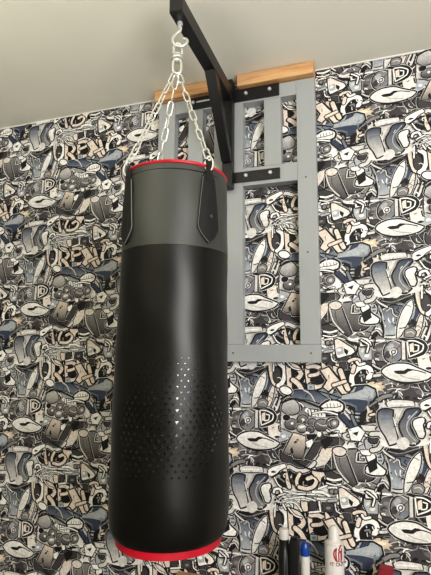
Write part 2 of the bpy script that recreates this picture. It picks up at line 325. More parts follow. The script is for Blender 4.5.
('F','N>S',[-245,-116,-228,-113,-176,-146,-181,-159,-218,-156,-236,-133],4.2,0.0,1),
('S','L',[-266,-114,-243,-126,-226,-155],0.0,0.0,4.0),
('F','T',[-253,-92,-230,-91,-228,-110,-252,-111],4.2,0.0,0),
('F','S',[-235,-101,-236,-103,-238,-105,-241,-106,-244,-106,-246,-104,-247,-101,-246,-99,-244,-97,-241,-96,-238,-97,-236,-98],0.0,0.0,1),
('F','M>T',[-289,-150,-249,-151,-199,-169,-184,-183,-229,-185,-264,-172],3.6,0.0,1),
('S','W',[-279,-153,-249,-161,-209,-172],0.0,0.0,3.5),
('F','K',[-272,-168,-276,-171,-281,-172,-287,-171,-291,-167,-293,-162,-292,-157,-288,-154,-283,-153,-277,-155,-273,-158,-271,-163],0.0,0.0,1),
('S','W',[-290,-158,-277,-162,-269,-172],0.0,0.0,4.5),
('F','K',[-187,-160,-189,-162,-193,-162,-199,-162,-205,-161,-210,-159,-211,-157,-209,-155,-204,-155,-198,-155,-192,-156,-188,-158],0.0,0.0,1),
('F','W',[-259,-177,-189,-184,-190,-206,-237,-205,-265,-187],0.0,0.0,1),
('S','K',[-253,-184,-251,-205],0.0,0.0,4.0),
('S','K',[-242,-183,-239,-204],0.0,0.0,4.0),
('S','K',[-229,-183,-227,-204],0.0,0.0,4.0),
('S','K',[-218,-182,-216,-203],0.0,0.0,4.0),
('S','K',[-205,-182,-203,-203],0.0,0.0,4.0),
('S','K',[-249,-179,-189,-184],0.0,0.0,4.0),
('F','W',[-204,-169,-179,-151,-150,-148,-128,-161,-131,-179,-156,-187,-200,-184],8.5,1.1,1),
('S','M',[-184,-159,-182,-171],0.0,0.0,3.0),
('S','M',[-172,-158,-170,-170],0.0,0.0,3.0),
('S','M',[-160,-158,-158,-170],0.0,0.0,3.0),
('S','M',[-147,-157,-145,-169],0.0,0.0,3.0),
('S','M',[-138,-157,-136,-169],0.0,0.0,3.0),
('S','K',[-199,-174,-150,-170,-133,-164],0.0,0.0,3.0),
('F','K',[-190,-194,-160,-197,-135,-186,-136,-193,-161,-204,-190,-203],0.0,0.0,1),
('F','L',[-183,-112,-172,-97,-132,-78,-133,-103,-158,-109,-163,-126],4.8,0.0,1),
('S','K',[-180,-97,-168,-104,-141,-103],0.0,0.0,8.1),
('F','S',[-176,-131,-133,-108,-134,-132,-159,-143],3.0,0.0,1),
('S','K',[-220,-113,-183,-122,-134,-137],0.0,0.0,5.0),
('F','W',[-312,-123,-318,-128,-327,-131,-338,-129,-347,-124,-353,-117,-354,-110,-348,-104,-339,-102,-328,-104,-319,-109,-313,-116],5.4,1.1,1),
('F','L>M',[-344,-165,-328,-147,-305,-148,-287,-168,-286,-190,-303,-201,-331,-201,-350,-186],4.8,0.9,1),
('F','T',[-323,-166,-325,-167,-328,-165,-329,-163,-326,-162,-323,-164],0.0,0.0,1),
('F','T',[-307,-163,-310,-164,-313,-162,-313,-160,-311,-159,-308,-161],0.0,0.0,1),
('F','T',[-331,-181,-333,-182,-336,-181,-337,-178,-334,-177,-331,-179],0.0,0.0,1),
('F','T',[-315,-181,-318,-182,-321,-180,-321,-178,-319,-177,-316,-178],0.0,0.0,1),
('F','T',[-300,-180,-302,-181,-305,-179,-306,-177,-303,-176,-300,-178],0.0,0.0,1),
('F','T',[-320,-194,-323,-194,-326,-193,-327,-190,-324,-190,-321,-191],0.0,0.0,1),
('F','T',[-305,-193,-307,-194,-310,-192,-311,-190,-309,-189,-306,-191],0.0,0.0,1),
('F','T',[-293,-171,-295,-172,-298,-170,-299,-168,-296,-167,-293,-168],0.0,0.0,1),
('S','K',[-352,-148,-331,-137,-315,-131],0.0,0.0,7.1),
('F','M>D',[-291,-236,-294,-246,-303,-253,-314,-256,-325,-254,-334,-248,-337,-239,-333,-229,-325,-222,-314,-219,-302,-221,-294,-227],4.2,0.7,1),
('F','M>D',[-253,-218,-256,-226,-263,-232,-273,-235,-283,-233,-290,-228,-292,-220,-289,-212,-282,-206,-272,-203,-263,-205,-256,-210],4.2,0.7,1),
('F','L>D',[-259,-249,-261,-257,-267,-262,-276,-265,-285,-263,-291,-258,-293,-251,-291,-244,-284,-238,-276,-236,-267,-237,-261,-242],4.2,0.7,1),
('F','M>D',[-223,-226,-225,-233,-230,-238,-238,-240,-245,-238,-251,-234,-253,-228,-251,-222,-245,-217,-237,-215,-230,-216,-224,-220],4.2,0.7,1),
('F','M>D',[-182,-234,-185,-244,-194,-252,-206,-255,-218,-253,-226,-246,-229,-236,-226,-226,-217,-219,-205,-215,-193,-217,-185,-224],4.2,0.7,1),
('F','M>D',[-145,-224,-148,-233,-156,-240,-166,-243,-177,-241,-185,-235,-188,-226,-184,-217,-176,-210,-165,-207,-155,-209,-147,-215],4.2,0.7,1),
('F','M>D',[-233,-251,-234,-257,-239,-261,-246,-263,-252,-262,-257,-258,-259,-253,-257,-247,-252,-243,-245,-241,-239,-242,-234,-246],4.2,0.7,1),
('F','K',[-322,-214,-324,-218,-327,-221,-332,-222,-336,-221,-340,-219,-341,-215,-340,-211,-336,-208,-332,-207,-327,-208,-323,-210],4.2,0.7,1),
('F','W',[-306,-234,-307,-236,-309,-238,-311,-239,-314,-238,-316,-237,-316,-235,-316,-232,-314,-231,-311,-230,-309,-230,-307,-232],0.0,0.0,1),
('F','W',[-265,-219,-266,-221,-268,-223,-270,-224,-273,-223,-275,-222,-275,-219,-275,-217,-273,-215,-270,-214,-268,-215,-266,-216],0.0,0.0,1),
('F','K',[-264,-228,-264,-230,-266,-231,-268,-232,-270,-231,-271,-230,-272,-229,-271,-227,-270,-226,-268,-226,-266,-226,-264,-227],0.0,0.0,1),
('F','W',[-265,-243,-266,-245,-270,-247,-275,-249,-281,-250,-285,-249,-287,-248,-286,-246,-282,-243,-276,-242,-271,-241,-266,-241],0.0,0.0,1),
('F','D',[-242,-255,-244,-257,-247,-257,-250,-256,-253,-254,-255,-251,-254,-249,-252,-248,-249,-247,-246,-248,-243,-250,-242,-253],0.0,0.0,1),
('F','W',[-248,-264,-249,-267,-252,-268,-256,-269,-260,-269,-263,-267,-264,-265,-263,-263,-260,-261,-256,-260,-252,-261,-249,-262],0.0,0.0,1),
('S','L',[-220,-229,-201,-237,-186,-234],0.0,0.0,3.0),
('S','W',[-180,-217,-163,-211,-151,-225,-166,-238,-176,-231],0.0,0.0,3.0),
('S','K',[-176,-224,-161,-221],0.0,0.0,3.0),
('S','W',[-186,-251,-172,-260,-147,-254],3.0,0.0,6.0),
('S','K',[-182,-261,-152,-259],0.0,0.0,6.0),
('F','K',[-150,-186,-154,-189,-165,-192,-180,-193,-195,-193,-205,-192,-209,-189,-205,-186,-194,-183,-180,-182,-165,-182,-154,-184],0.0,0.0,1),
('S','W',[-214,-192,-207,-204,-195,-201],0.0,0.0,5.0),
('S','W',[-237,-195,-227,-202],0.0,0.0,4.5),
('F','M',[-146,-225,-148,-231,-153,-236,-159,-238,-166,-237,-171,-232,-173,-226,-171,-220,-166,-215,-159,-213,-152,-214,-147,-219],4.2,0.7,1),
('F','L',[-153,-225,-154,-228,-156,-230,-159,-231,-162,-231,-165,-229,-165,-226,-165,-223,-162,-221,-159,-220,-156,-220,-154,-222],0.0,0.0,1),
('F','T',[-320,-274,-322,-281,-329,-286,-338,-289,-347,-287,-353,-283,-356,-276,-353,-269,-346,-263,-337,-261,-328,-262,-322,-267],0.0,0.0,1),
('F','W',[-335,-282,-336,-285,-339,-287,-343,-288,-347,-288,-350,-286,-351,-283,-350,-280,-347,-277,-343,-276,-339,-277,-336,-279],0.0,0.0,1),
('S','K',[-348,-255,-322,-264,-307,-268],0.0,0.0,4.0),
('S','K',[-354,-310,-333,-306],0.0,0.0,6.0),
('F','L',[-134,-265,-114,-254,-81,-249,-56,-265,-52,-276,-59,-287,-75,-280,-101,-285,-125,-279],3.6,0.7,1),
('F','K',[-64,-257,-65,-259,-67,-260,-71,-261,-74,-260,-76,-259,-77,-258,-76,-256,-74,-255,-70,-254,-67,-254,-65,-255],0.0,0.0,1),
('S','K',[-136,-272,-131,-258],0.0,0.0,3.5),
('S','K',[-116,-295,-110,-283],0.0,0.0,4.5),
('S','K',[-85,-302,-78,-285],0.0,0.0,4.5),
('S','K',[-72,-318,-62,-306],0.0,0.0,4.5),
('F','T',[-83,-308,-66,-294,-50,-297,-55,-312,-72,-315],2.4,0.0,1),
('F','K',[-114,-235,-114,-237,-116,-238,-118,-238,-119,-238,-121,-237,-121,-236,-121,-234,-119,-233,-117,-232,-116,-233,-114,-234],0.0,0.0,1),
('S','K',[-172,-258,-153,-259],0.0,0.0,3.5),
('F','D>M',[-173,-279,-144,-275,-127,-288,-140,-301,-173,-306],4.8,0.7,1),
('S','T',[-49,-283,-41,-306,-16,-309,8,-284,7,-254,-9,-241],5.4,0.9,19.1),
('S','L',[-36,-301,-14,-303,1,-280],0.0,0.0,3.5),
('F','K>D',[-46,-276,-32,-259,-21,-247,-10,-260,-9,-276,-24,-285,-39,-284],4.8,0.7,1),
('F','D',[-15,-269,-16,-273,-19,-276,-24,-278,-29,-277,-32,-274,-33,-271,-32,-267,-28,-264,-23,-263,-19,-263,-16,-266],0.0,0.0,1),
('S','W',[0,-241,16,-235,30,-248],0.0,0.0,6.0),
('F','W',[22,-253,21,-259,18,-264,13,-265,8,-264,5,-260,4,-254,6,-248,9,-244,14,-242,18,-243,21,-248],0.0,0.0,1),
('F','D',[-354,-333,-333,-348,-298,-363,-263,-363,-245,-351,-258,-381,-298,-388,-334,-378,-354,-362],5.4,0.9,1),
('F','P>D',[-306,-268,-264,-278,-262,-302,-270,-332,-273,-356,-305,-354,-313,-330,-323,-344,-342,-337,-321,-296],5.4,0.9,0),
('F','K',[-320,-328,-312,-317,-307,-337,-313,-342],0.0,0.0,1),
('F','K',[-294,-296,-294,-298,-295,-301,-297,-303,-300,-304,-303,-304,-305,-303,-305,-301,-304,-298,-301,-296,-298,-295,-296,-295],0.0,0.0,1),
('F','K',[-287,-291,-288,-293,-289,-294,-292,-294,-294,-294,-296,-293,-296,-292,-296,-290,-294,-289,-292,-289,-289,-289,-288,-290],0.0,0.0,1),
('F','W',[-262,-297,-239,-286,-237,-307,-257,-319],3.6,0.0,1),
('F','M',[-262,-324,-254,-316,-257,-338,-270,-349],3.0,0.0,1),
('F','D>D',[-245,-323,-226,-290,-201,-261,-196,-276,-146,-278,-148,-302,-187,-303,-207,-309,-225,-336,-240,-357,-267,-355],5.4,0.9,0),
('F','W',[-189,-290,-189,-293,-191,-294,-193,-295,-195,-295,-197,-293,-197,-291,-197,-289,-195,-287,-193,-286,-191,-287,-189,-288],0.0,0.0,1),
('S','M',[-232,-293,-202,-288],0.0,0.0,2.5),
('F','W',[-206,-267,-207,-271,-210,-275,-214,-276,-218,-275,-220,-272,-221,-268,-220,-263,-217,-260,-213,-259,-210,-259,-207,-263],0.0,0.0,1),
('F','P>L',[-205,-316,-166,-310,-176,-346,-195,-371,-239,-386,-222,-352],5.4,0.9,0),
('S','L',[-210,-342,-242,-381],0.0,0.0,3.0),
('S','K',[-215,-340,-248,-380],0.0,0.0,2.5),
('S','L',[-220,-339,-251,-374],0.0,0.0,2.5),
('F','D',[-189,-371,-172,-356,-170,-394,-195,-396],3.6,0.0,1),
('F','M>D',[-117,-315,-84,-311,-84,-357,-56,-358,-22,-387,-41,-408,-78,-414,-102,-402,-113,-372],6.3,1.2,1),
('F','M>D',[-166,-339,-145,-343,-123,-333,-109,-376,-90,-427,-101,-434,-131,-414,-166,-401],6.3,1.2,0),
('S','D',[-145,-343,-142,-374,-101,-432],0.0,0.0,2.6),
('F','L>P',[-123,-323,-127,-330,-136,-335,-147,-336,-158,-333,-165,-327,-167,-320,-163,-313,-154,-309,-142,-307,-132,-310,-124,-316],5.3,0.8,1),
('S','L',[-66,-318,-84,-321,-89,-352,-59,-351,-55,-336,-71,-336],3.2,0.0,4.4),
('F','W',[-54,-318,-26,-325,-23,-349,7,-374,1,-388,-37,-391,-57,-385,-54,-367,-36,-362,-51,-343],6.3,1.2,1),
('F','W',[-74,-313,-34,-309,-42,-327,-67,-326],3.2,0.0,1),
('S','K',[7,-386,19,-409,18,-440],0.0,0.0,5.3),
('S','T',[18,-369,25,-408,24,-436],0.0,0.0,3.5),
('S','L',[-345,-402,-324,-387,-293,-399,-258,-393,-233,-367],4.8,0.7,12.1),
('S','P',[-339,-402,-333,-431,-324,-458],4.8,0.0,13.1),
('S','P',[-286,-410,-298,-435,-292,-458],4.8,0.0,11.1),
('S','P',[-259,-424,-237,-415,-227,-426,-235,-446,-260,-458,-289,-455],4.8,0.0,12.1),
('F','P',[-242,-389,-231,-384,-223,-397,-204,-392,-192,-404,-209,-416,-213,-434,-225,-417,-239,-409],4.8,0.0,1),
('S','D',[-317,-429,-307,-447],0.0,0.0,7.1),
('F','K',[-240,-438,-242,-441,-248,-443,-257,-444,-265,-444,-271,-443,-274,-441,-271,-438,-265,-436,-257,-435,-248,-435,-242,-436],0.0,0.0,1),
('S','M',[-223,-459,-213,-434],2.4,0.0,5.0),
('S','K',[-319,-408,-299,-413],0.0,0.0,8.1),
('F','D',[-192,-371,-170,-393,-142,-407,-142,-428,-183,-415,-196,-400],4.2,0.7,1),
('S','D',[-355,-418,-345,-441,-335,-464],0.0,0.0,6.0),
('S','W',[-355,-471,-325,-475,-280,-476],1.8,0.0,5.0),
('S','W',[-355,-486,-295,-479,-235,-475],1.8,0.0,6.0),
('S','W',[-240,-467,-206,-465,-185,-474],1.8,0.0,9.1),
('S','W',[-325,-498,-275,-487,-231,-494],1.8,0.0,4.5),
('S','W',[-226,-488,-192,-487,-159,-481],1.8,0.0,6.0),
('S','W',[-188,-417,-166,-421,-142,-415],1.8,0.0,7.1),
('S','W',[-191,-432,-162,-437,-143,-432],1.8,0.0,4.5),
('S','W',[-220,-454,-191,-441],1.8,0.0,6.0),
('S','W',[-356,-507,-330,-498],1.8,0.0,4.5),
('S','W',[-346,-520,-325,-509,-300,-513,-281,-535],1.8,0.0,5.0),
('S','W',[-295,-503,-280,-511],1.8,0.0,4.0),
('S','W',[-265,-489,-241,-493,-221,-505],1.8,0.0,4.5),
('S','W',[-355,-461,-335,-467],1.8,0.0,4.0),
('S','W',[-186,-448,-158,-443,-154,-498],1.8,0.0,5.0),
('S','K',[-355,-480,-285,-483,-192,-479],0.0,0.0,2.5),
('S','T',[-187,-492,-159,-487],3.0,0.0,8.1),
('F','M',[-167,-458,-168,-462,-171,-465,-175,-466,-179,-465,-181,-463,-182,-459,-181,-456,-178,-453,-174,-451,-171,-452,-168,-454],3.6,0.0,1),
('F','M',[-155,-458,-155,-461,-158,-464,-160,-465,-163,-464,-165,-462,-166,-459,-165,-455,-163,-453,-160,-452,-157,-452,-155,-454],3.6,0.0,1),
('F','K',[-336,-483,-339,-483,-343,-482,-344,-481,-342,-480,-338,-481],0.0,0.0,1),
('F','K',[-311,-487,-314,-488,-317,-487,-319,-485,-316,-485,-313,-486],0.0,0.0,1),
('F','K',[-291,-476,-293,-477,-297,-476,-298,-474,-296,-473,-292,-474],0.0,0.0,1),
('F','K',[-266,-482,-269,-483,-272,-482,-274,-480,-271,-479,-268,-480],0.0,0.0,1),
('F','K',[-249,-473,-251,-473,-255,-472,-256,-471,-254,-470,-250,-471],0.0,0.0,1),
('F','K',[-222,-479,-224,-479,-228,-478,-229,-477,-227,-476,-223,-477],0.0,0.0,1),
('F','K',[-203,-473,-205,-474,-208,-473,-210,-471,-208,-470,-204,-471],0.0,0.0,1),
('F','K',[-326,-494,-329,-494,-333,-493,-334,-492,-332,-491,-328,-492],0.0,0.0,1),
('F','K',[-301,-503,-304,-504,-307,-503,-309,-501,-307,-500,-303,-501],0.0,0.0,1),
('F','K',[-237,-487,-239,-488,-243,-487,-244,-485,-242,-484,-238,-485],0.0,0.0,1),
('F','P',[-283,-503,-261,-502,-259,-532,-273,-535,-281,-521],4.2,0.0,1),
('F','D',[-253,-501,-227,-499,-228,-527,-252,-529],3.6,0.0,0),
('S','W',[-219,-497,-215,-529,-254,-537],3.0,0.0,6.0),
('F','D',[-207,-499,-169,-500,-174,-528,-208,-527],3.6,0.0,0),
('F','M',[-180,-515,-181,-517,-184,-519,-188,-520,-192,-520,-195,-519,-196,-516,-195,-514,-192,-512,-188,-511,-184,-511,-181,-513],0.0,0.0,1),
('S','W',[-164,-499,-160,-522,-145,-529],2.4,0.0,4.0),
('S','W',[-328,-530,-306,-552,-281,-558],3.0,0.0,4.5),
('S','L',[-356,-533,-336,-517],2.4,0.0,4.5),
('F','L>W',[-524,-514,-484,-527,-457,-529,-400,-519,-389,-532,-426,-548,-457,-546,-494,-555,-519,-551],0.0,0.0,1),
('F','L',[-511,-406,-489,-397,-425,-398,-420,-414,-478,-419,-505,-421],3.6,0.0,1),
('S','W',[-500,-410,-436,-406],0.0,0.0,4.0),
('F','W',[-504,-515,-506,-520,-510,-525,-516,-527,-522,-526,-526,-522,-528,-517,-526,-511,-522,-507,-516,-505,-510,-506,-506,-509],0.0,0.0,1),
('F','W',[-401,-405,-380,-392,-341,-379,-334,-389,-360,-404,-378,-425,-401,-424],4.2,0.7,1),
('F','K',[-373,-410,-374,-412,-378,-413,-382,-414,-387,-414,-390,-413,-391,-411,-390,-409,-386,-407,-382,-406,-378,-407,-374,-408],0.0,0.0,1),
('S','K',[-388,-430,-362,-414,-336,-407],0.0,0.0,7.1),
('S','W',[-381,-481,-378,-471,-360,-467,-350,-483,-366,-494],4.2,0.0,8.1),
('F','K',[-373,-434,-336,-416,-337,-460,-358,-457],0.0,0.0,1),
('S','M',[-363,-428,-342,-441],0.0,0.0,4.5),
('S','W',[-378,-430,-365,-453,-353,-461],3.0,0.0,4.5),
('F','K',[-357,-490,-359,-492,-363,-493,-369,-493,-375,-492,-378,-490,-380,-488,-378,-487,-373,-485,-368,-485,-362,-486,-358,-488],0.0,0.0,1),
('S','W',[-363,-491,-337,-481],2.4,0.0,4.5),
('F','K',[-372,-506,-374,-511,-378,-511,-380,-507,-378,-503,-374,-502],0.0,0.0,1),
('F','K',[-362,-501,-364,-506,-368,-506,-370,-502,-368,-498,-364,-498],0.0,0.0,1),
('F','K',[-352,-507,-354,-511,-358,-511,-360,-508,-358,-503,-354,-503],0.0,0.0,1),
('F','K',[-367,-518,-369,-522,-373,-523,-375,-519,-373,-514,-369,-514],0.0,0.0,1),
('F','K',[-344,-500,-346,-504,-350,-504,-352,-501,-350,-496,-346,-496],0.0,0.0,1),
('F','K',[-357,-519,-359,-524,-363,-524,-365,-520,-363,-516,-359,-515],0.0,0.0,1),
('S','W',[-389,-522,-382,-541],0.0,0.0,4.0),
('S','W',[-376,-521,-379,-564],3.0,0.0,5.0),
('S','W',[-348,-518,-338,-536],3.0,0.0,5.0),
('S','M',[-511,-569,-478,-575,-436,-561,-405,-548],0.0,0.0,4.0),
('S','D',[-505,-583,-457,-576],0.0,0.0,7.1),
('S','L',[-532,-562,-521,-575,-494,-592],3.0,0.0,6.0),
('S','L',[-565,-516,-538,-513,-527,-532,-543,-563,-565,-570],4.8,0.9,13.1),
('F','K',[-566,-405,-549,-399,-533,-418,-549,-429,-566,-436],0.0,0.0,1),
('S','M',[-566,-421,-544,-404],2.4,0.0,6.0),
('S','P',[-566,-451,-552,-447],4.2,0.0,7.1),
('S','D',[-555,-420,-544,-439],2.4,0.0,6.0),
('F','L>W',[-9,-269,31,-278,76,-268,142,-260,155,-270,132,-283,88,-290,44,-299,-1,-292],0.0,0.0,1),
('F','N>L',[-10,-185,0,-173,18,-169,39,-172,36,-197,41,-224,48,-256,49,-277,24,-288,12,-259,0,-241,-8,-218],6.0,1.1,1),
('F','S',[-3,-189,35,-192,36,-199,0,-209],0.0,0.0,1),
('S','W',[39,-196,47,-229,55,-256],0.0,0.0,2.5),
('F','N>M',[86,-169,123,-164,126,-170,106,-193,94,-212,91,-229,101,-251,118,-268,98,-283,78,-275,68,-253,61,-235,60,-216,73,-193],6.7,1.1,1),
('S','T',[116,-172,88,-203,81,-227,88,-249,107,-269],0.0,0.0,3.5),
('S','K',[94,-219,102,-239,115,-259],0.0,0.0,6.0),
('F','W>L',[104,-205,115,-197,133,-193,140,-201,131,-217,137,-242,130,-258,118,-257,111,-239,103,-221],5.4,0.9,1),
('F','L',[87,-279,84,-289,76,-297,66,-301,56,-299,49,-292,47,-282,50,-271,58,-264,68,-260,78,-262,85,-269],0.0,0.0,1),
('S','K',[139,-201,142,-214,135,-228],0.0,0.0,5.0),
('F','W>L',[-521,-301,-514,-290,-497,-280,-473,-273,-435,-274,-408,-286,-382,-297,-359,-307,-372,-320,-398,-329,-430,-333,-462,-332,-495,-323,-512,-312],6.0,1.1,1),
('S','K',[-517,-313,-495,-327,-462,-337,-430,-338,-388,-331],0.0,0.0,5.0),
('F','K',[-483,-298,-465,-295,-449,-295,-438,-288,-411,-292,-435,-299,-445,-307,-473,-307],0.0,0.0,1),
('S','M',[-462,-311,-441,-320,-403,-325],0.0,0.0,2.0),
('S','K',[-439,-291,-408,-294,-380,-303],0.0,0.0,4.0),
('F','P',[-203,-40,-174,-29,-151,-60,-124,-91,-108,-118,-129,-122,-152,-91,-177,-113,-194,-100,-179,-75],8.5,0.8,0),
('S','P',[-133,-39,-120,-77,-108,-104],6.4,0.0,15.9),
('S','P',[-159,-92,-117,-77],4.3,0.0,10.6),
('S','K',[-308,-363,-256,-388,-196,-393,-153,-380],0.0,0.0,7.1),
('S','L',[-118,-422,-153,-380,-165,-331],2.1,0.0,5.3),
('F','K',[-210,-288,-175,-271,-164,-285,-194,-321],0.0,0.0,0),
('F','K',[-53,-352,-23,-334,-18,-369,-45,-387],0.0,0.0,0),
('S','K',[-346,-161,-305,-145,-251,-157,-199,-176],0.0,0.0,7.1),
('S','W',[-234,-195,-191,-186,-148,-195],2.1,0.0,5.3),
('F','K',[-70,-188,-46,-170,-51,-212,-72,-225],0.0,0.0,0),
('S','W',[-113,-267,-74,-248,-50,-263],4.3,0.0,5.3),
('F','W',[-112,-244,-78,-232,-56,-250,-73,-281,-103,-280],4.3,0.0,0),
('F','K',[-99,-256,-76,-248,-83,-265],0.0,0.0,0),
('S','K',[-24,-430,-9,-445,-16,-477],0.0,0.0,5.3),
('S','W',[-57,-449,-32,-466,-39,-492],4.3,0.0,5.3),
]

def sm2(pts, closed, sub=3):
    # smooth curve that keeps sharp corners sharp
    n = len(pts); out = []; T = []
    for i in range(n):
        if not closed and i in (0, n-1): T.append((0, 0)); continue
        a, p, b = pts[i-1], pts[i], pts[(i+1) % n]
        ux, uy, vx, vy = p[0]-a[0], p[1]-a[1], b[0]-p[0], b[1]-p[1]; lu = math.hypot(ux, uy) or 1; lv = math.hypot(vx, vy) or 1
        c = max(0, (ux*vx+uy*vy)/(lu*lv)-.1)/.9; k = min(1, c*1.6)*min(lu, lv)
        tx, ty = ux/lu+vx/lv, uy/lu+vy/lv; tl = math.hypot(tx, ty) or 1; T.append((tx/tl*k, ty/tl*k))
    for i in range(n if closed else n-1):
        p, q = pts[i], pts[(i+1) % n]; s, t_ = T[i], T[(i+1) % n]
        for k in range(sub):
            t = k/sub; h1 = 2*t**3-3*t*t+1; h2 = t**3-2*t*t+t; h3 = -2*t**3+3*t*t; h4 = t**3-t*t
            out.append((h1*p[0]+h2*s[0]+h3*q[0]+h4*t_[0], h1*p[1]+h2*s[1]+h3*q[1]+h4*t_[1]))
    if not closed: out.append(pts[-1])
    return out
def ribbon(pts, hw, closed):
    n = len(pts); out = []
    L, R = [], []
    for i in range(n):
        a = pts[i-1] if (i or closed) else pts[0]; b = pts[(i+1) % n] if (i < n-1 or closed) else pts[-1]
        dx, dy = b[0]-a[0], b[1]-a[1]; l = math.hypot(dx, dy) or 1; nx, ny = -dy/l*hw, dx/l*hw
        L.append((pts[i][0]+nx, pts[i][1]+ny)); R.append((pts[i][0]-nx, pts[i][1]-ny))
    for i in range(n if closed else n-1):
        j = (i+1) % n; out.append([L[i], R[i], R[j], L[j]])
    if not closed:
        for e, o in ((0, 1), (n-1, n-2)):
            dx, dy = pts[e][0]-pts[o][0], pts[e][1]-pts[o][1]; a0 = math.atan2(dy, dx)
            out.append([(pts[e][0]+hw*math.cos(a0+t), pts[e][1]+hw*math.sin(a0+t)) for t in (-1.57, -.8, 0, .8, 1.57)])
    return out
def build_paper():
    polys = []            # (points, layer, colour bottom, colour top, zmin, zmax)
    layer = 0
    rs = random.Random(3)
    def scribbles(n, lay, big):
        for _ in range(n):
            x, z = rs.uniform(-.53, 0), rs.uniform(-.4, .12); a = rs.uniform(0, 6.28); l = rs.uniform(.006, .018)*big; cv = rs.uniform(-1.5, 1.5)
            P = [(x, z)]
            for k in range(3): a += cv*.5; P.append((P[-1][0]+l*.4*math.cos(a), P[-1][1]+l*.4*math.sin(a)))
            c_ = PAL[rs.choice('KKKWWDL')]; hw = rs.uniform(.0008, .0022)*big
            polys.extend((q, lay, c_, c_) for q in ribbon(P, hw, False))
    for kind, c, flat, o, h, x in PAPER:
        if layer in (72, 240): scribbles(300, layer-.5, 1.1)
        pts = [(flat[i]/1000, flat[i+1]/1000) for i in range(0, len(flat), 2)]
        o /= 1000; h /= 1000; c = c.split('>'); ct = PAL[c[0]]; cb = PAL[c[-1]]
        if kind == 'F':
            P = sm2(pts, True) if x else pts
            if h: polys += [(q, layer, PAL['W'], PAL['W']) for q in ribbon(P, o+h, True)]
            if o: polys += [(q, layer+1, PAL['K'], PAL['K']) for q in ribbon(P, o, True)]
            body = [P]
        else:
            P = sm2(pts, False); hw = x/2000
            if h: polys += [(q, layer, PAL['W'], PAL['W']) for q in ribbon(P, hw+o+h, False)]
            if o: polys += [(q, layer+1, PAL['K'], PAL['K']) for q in ribbon(P, hw+o, False)]
            body = ribbon(P, hw, False)
        zs = [p[1] for p in P]
        polys += [(q, layer+2, cb, ct, min(zs), max(zs)) for q in body]
        layer += 3
    scribbles(70, layer, .7)
    bx0, bx1, bz0, bz1 = -2.5, .62, -1.35, CZ-CH-.001
    V, F, CC = [], [], []
    def clip(P, ax, lim, sgn):
        out = []
        for i in range(len(P)):
            a, b = P[i-1], P[i]; da, db = (a[ax]-lim)*sgn, (b[ax]-lim)*sgn
            if (da >= 0) != (db >= 0):
                t = da/(da-db); out.append((a[0]+(b[0]-a[0])*t, a[1]+(b[1]-a[1])*t))
            if db >= 0: out.append(b)
        return out
    for i in range(-6, 4):
        for j in range(-4, 6):
            dx = i*TW; dz = j*TV+(i % 2)*TV/2
            for p in polys:
                Q = [(a+dx, b+dz) for a, b in p[0]]
                xs = [a for a, b in Q]; zz = [b for a, b in Q]
                if max(xs) < bx0 or min(xs) > bx1 or max(zz) < bz0 or min(zz) > bz1: continue
                for ax, lim, sgn, need in ((0, bx0, 1, min(xs) < bx0), (0, bx1, -1, max(xs) > bx1), (1, bz0, 1, min(zz) < bz0), (1, bz1, -1, max(zz) > bz1)):
                    if need and Q: Q = clip(Q, ax, lim, sgn)
                if len(Q) < 3: continue
                y = .005-p[1]*.000008; k0 = len(V)
                V += [(a, y, b+CH) for a, b in Q]
                # clockwise or not: face the room
                ar = sum(Q[k-1][0]*Q[k][1]-Q[k][0]*Q[k-1][1] for k in range(len(Q)))
                idx = list(range(k0, k0+len(Q)))
                F.append(idx if ar > 0 else idx[::-1])
                if len(p) > 4:
                    lo, hi = p[4]+dz, p[5]+dz; s = 1/((hi-lo) or 1)
                    for a, b in Q:
                        t = min(1, max(0, (b-lo)*s)); CC += [p[2][k]*(1-t)+p[3][k]*t for k in range(3)]+[1]
                else:
                    CC += list(p[2]+(1,))*len(Q)
    # ground sheet
    k0 = len(V); V += [(bx0, .0055, bz0+CH), (bx1, .0055, bz0+CH), (bx1, .0055, bz1+CH), (bx0, .0055, bz1+CH)]; F.append([k0, k0+1, k0+2, k0+3]); CC += list(PAL['D']+(1,))*4
    me = bpy.data.meshes.new('wallpaper'); me.from_pydata(V, [], F)
    at = me.color_attributes.new('ink', 'FLOAT_COLOR', 'POINT'); at.data.foreach_set('color', CC)
    m = bpy.data.materials.new('wallpaper_print'); m.use_nodes = True; nt = m.node_tree; b = nt.nodes['Principled BSDF']
    b.inputs['Roughness'].default_value = .6; b.inputs['Specular IOR Level'].default_value = .3
    a = nt.nodes.new('ShaderNodeAttribute'); a.attribute_name = 'ink'; tc = nt.nodes.new('ShaderNodeTexCoord')
    n = nt.nodes.new('ShaderNodeTexNoise'); n.inputs['Scale'].default_value = 95; n.inputs['Detail'].default_value = 3; nt.links.new(tc.outputs['Object'], n.inputs['Vector'])
    mr = nt.nodes.new('ShaderNodeMapRange'); mr.inputs[1].default_value = .35; mr.inputs[2].default_value = .65; mr.inputs[3].default_value = .86; mr.inputs[4].default_value = 1.12
    nt.links.new(n.outputs['Fac'], mr.inputs[0])
    mx = nt.nodes.new('ShaderNodeVectorMath'); mx.operation = 'SCALE'; nt.links.new(a.outputs['Color'], mx.inputs[0]); nt.links.new(mr.outputs[0], mx.inputs['Scale'])
    nt.links.new(mx.outputs[0], b.inputs['Base Color'])
    me.materials.append(m); o = bpy.data.objects.new('wallpaper', me); col.objects.link(o); o.parent = wall
build_paper()

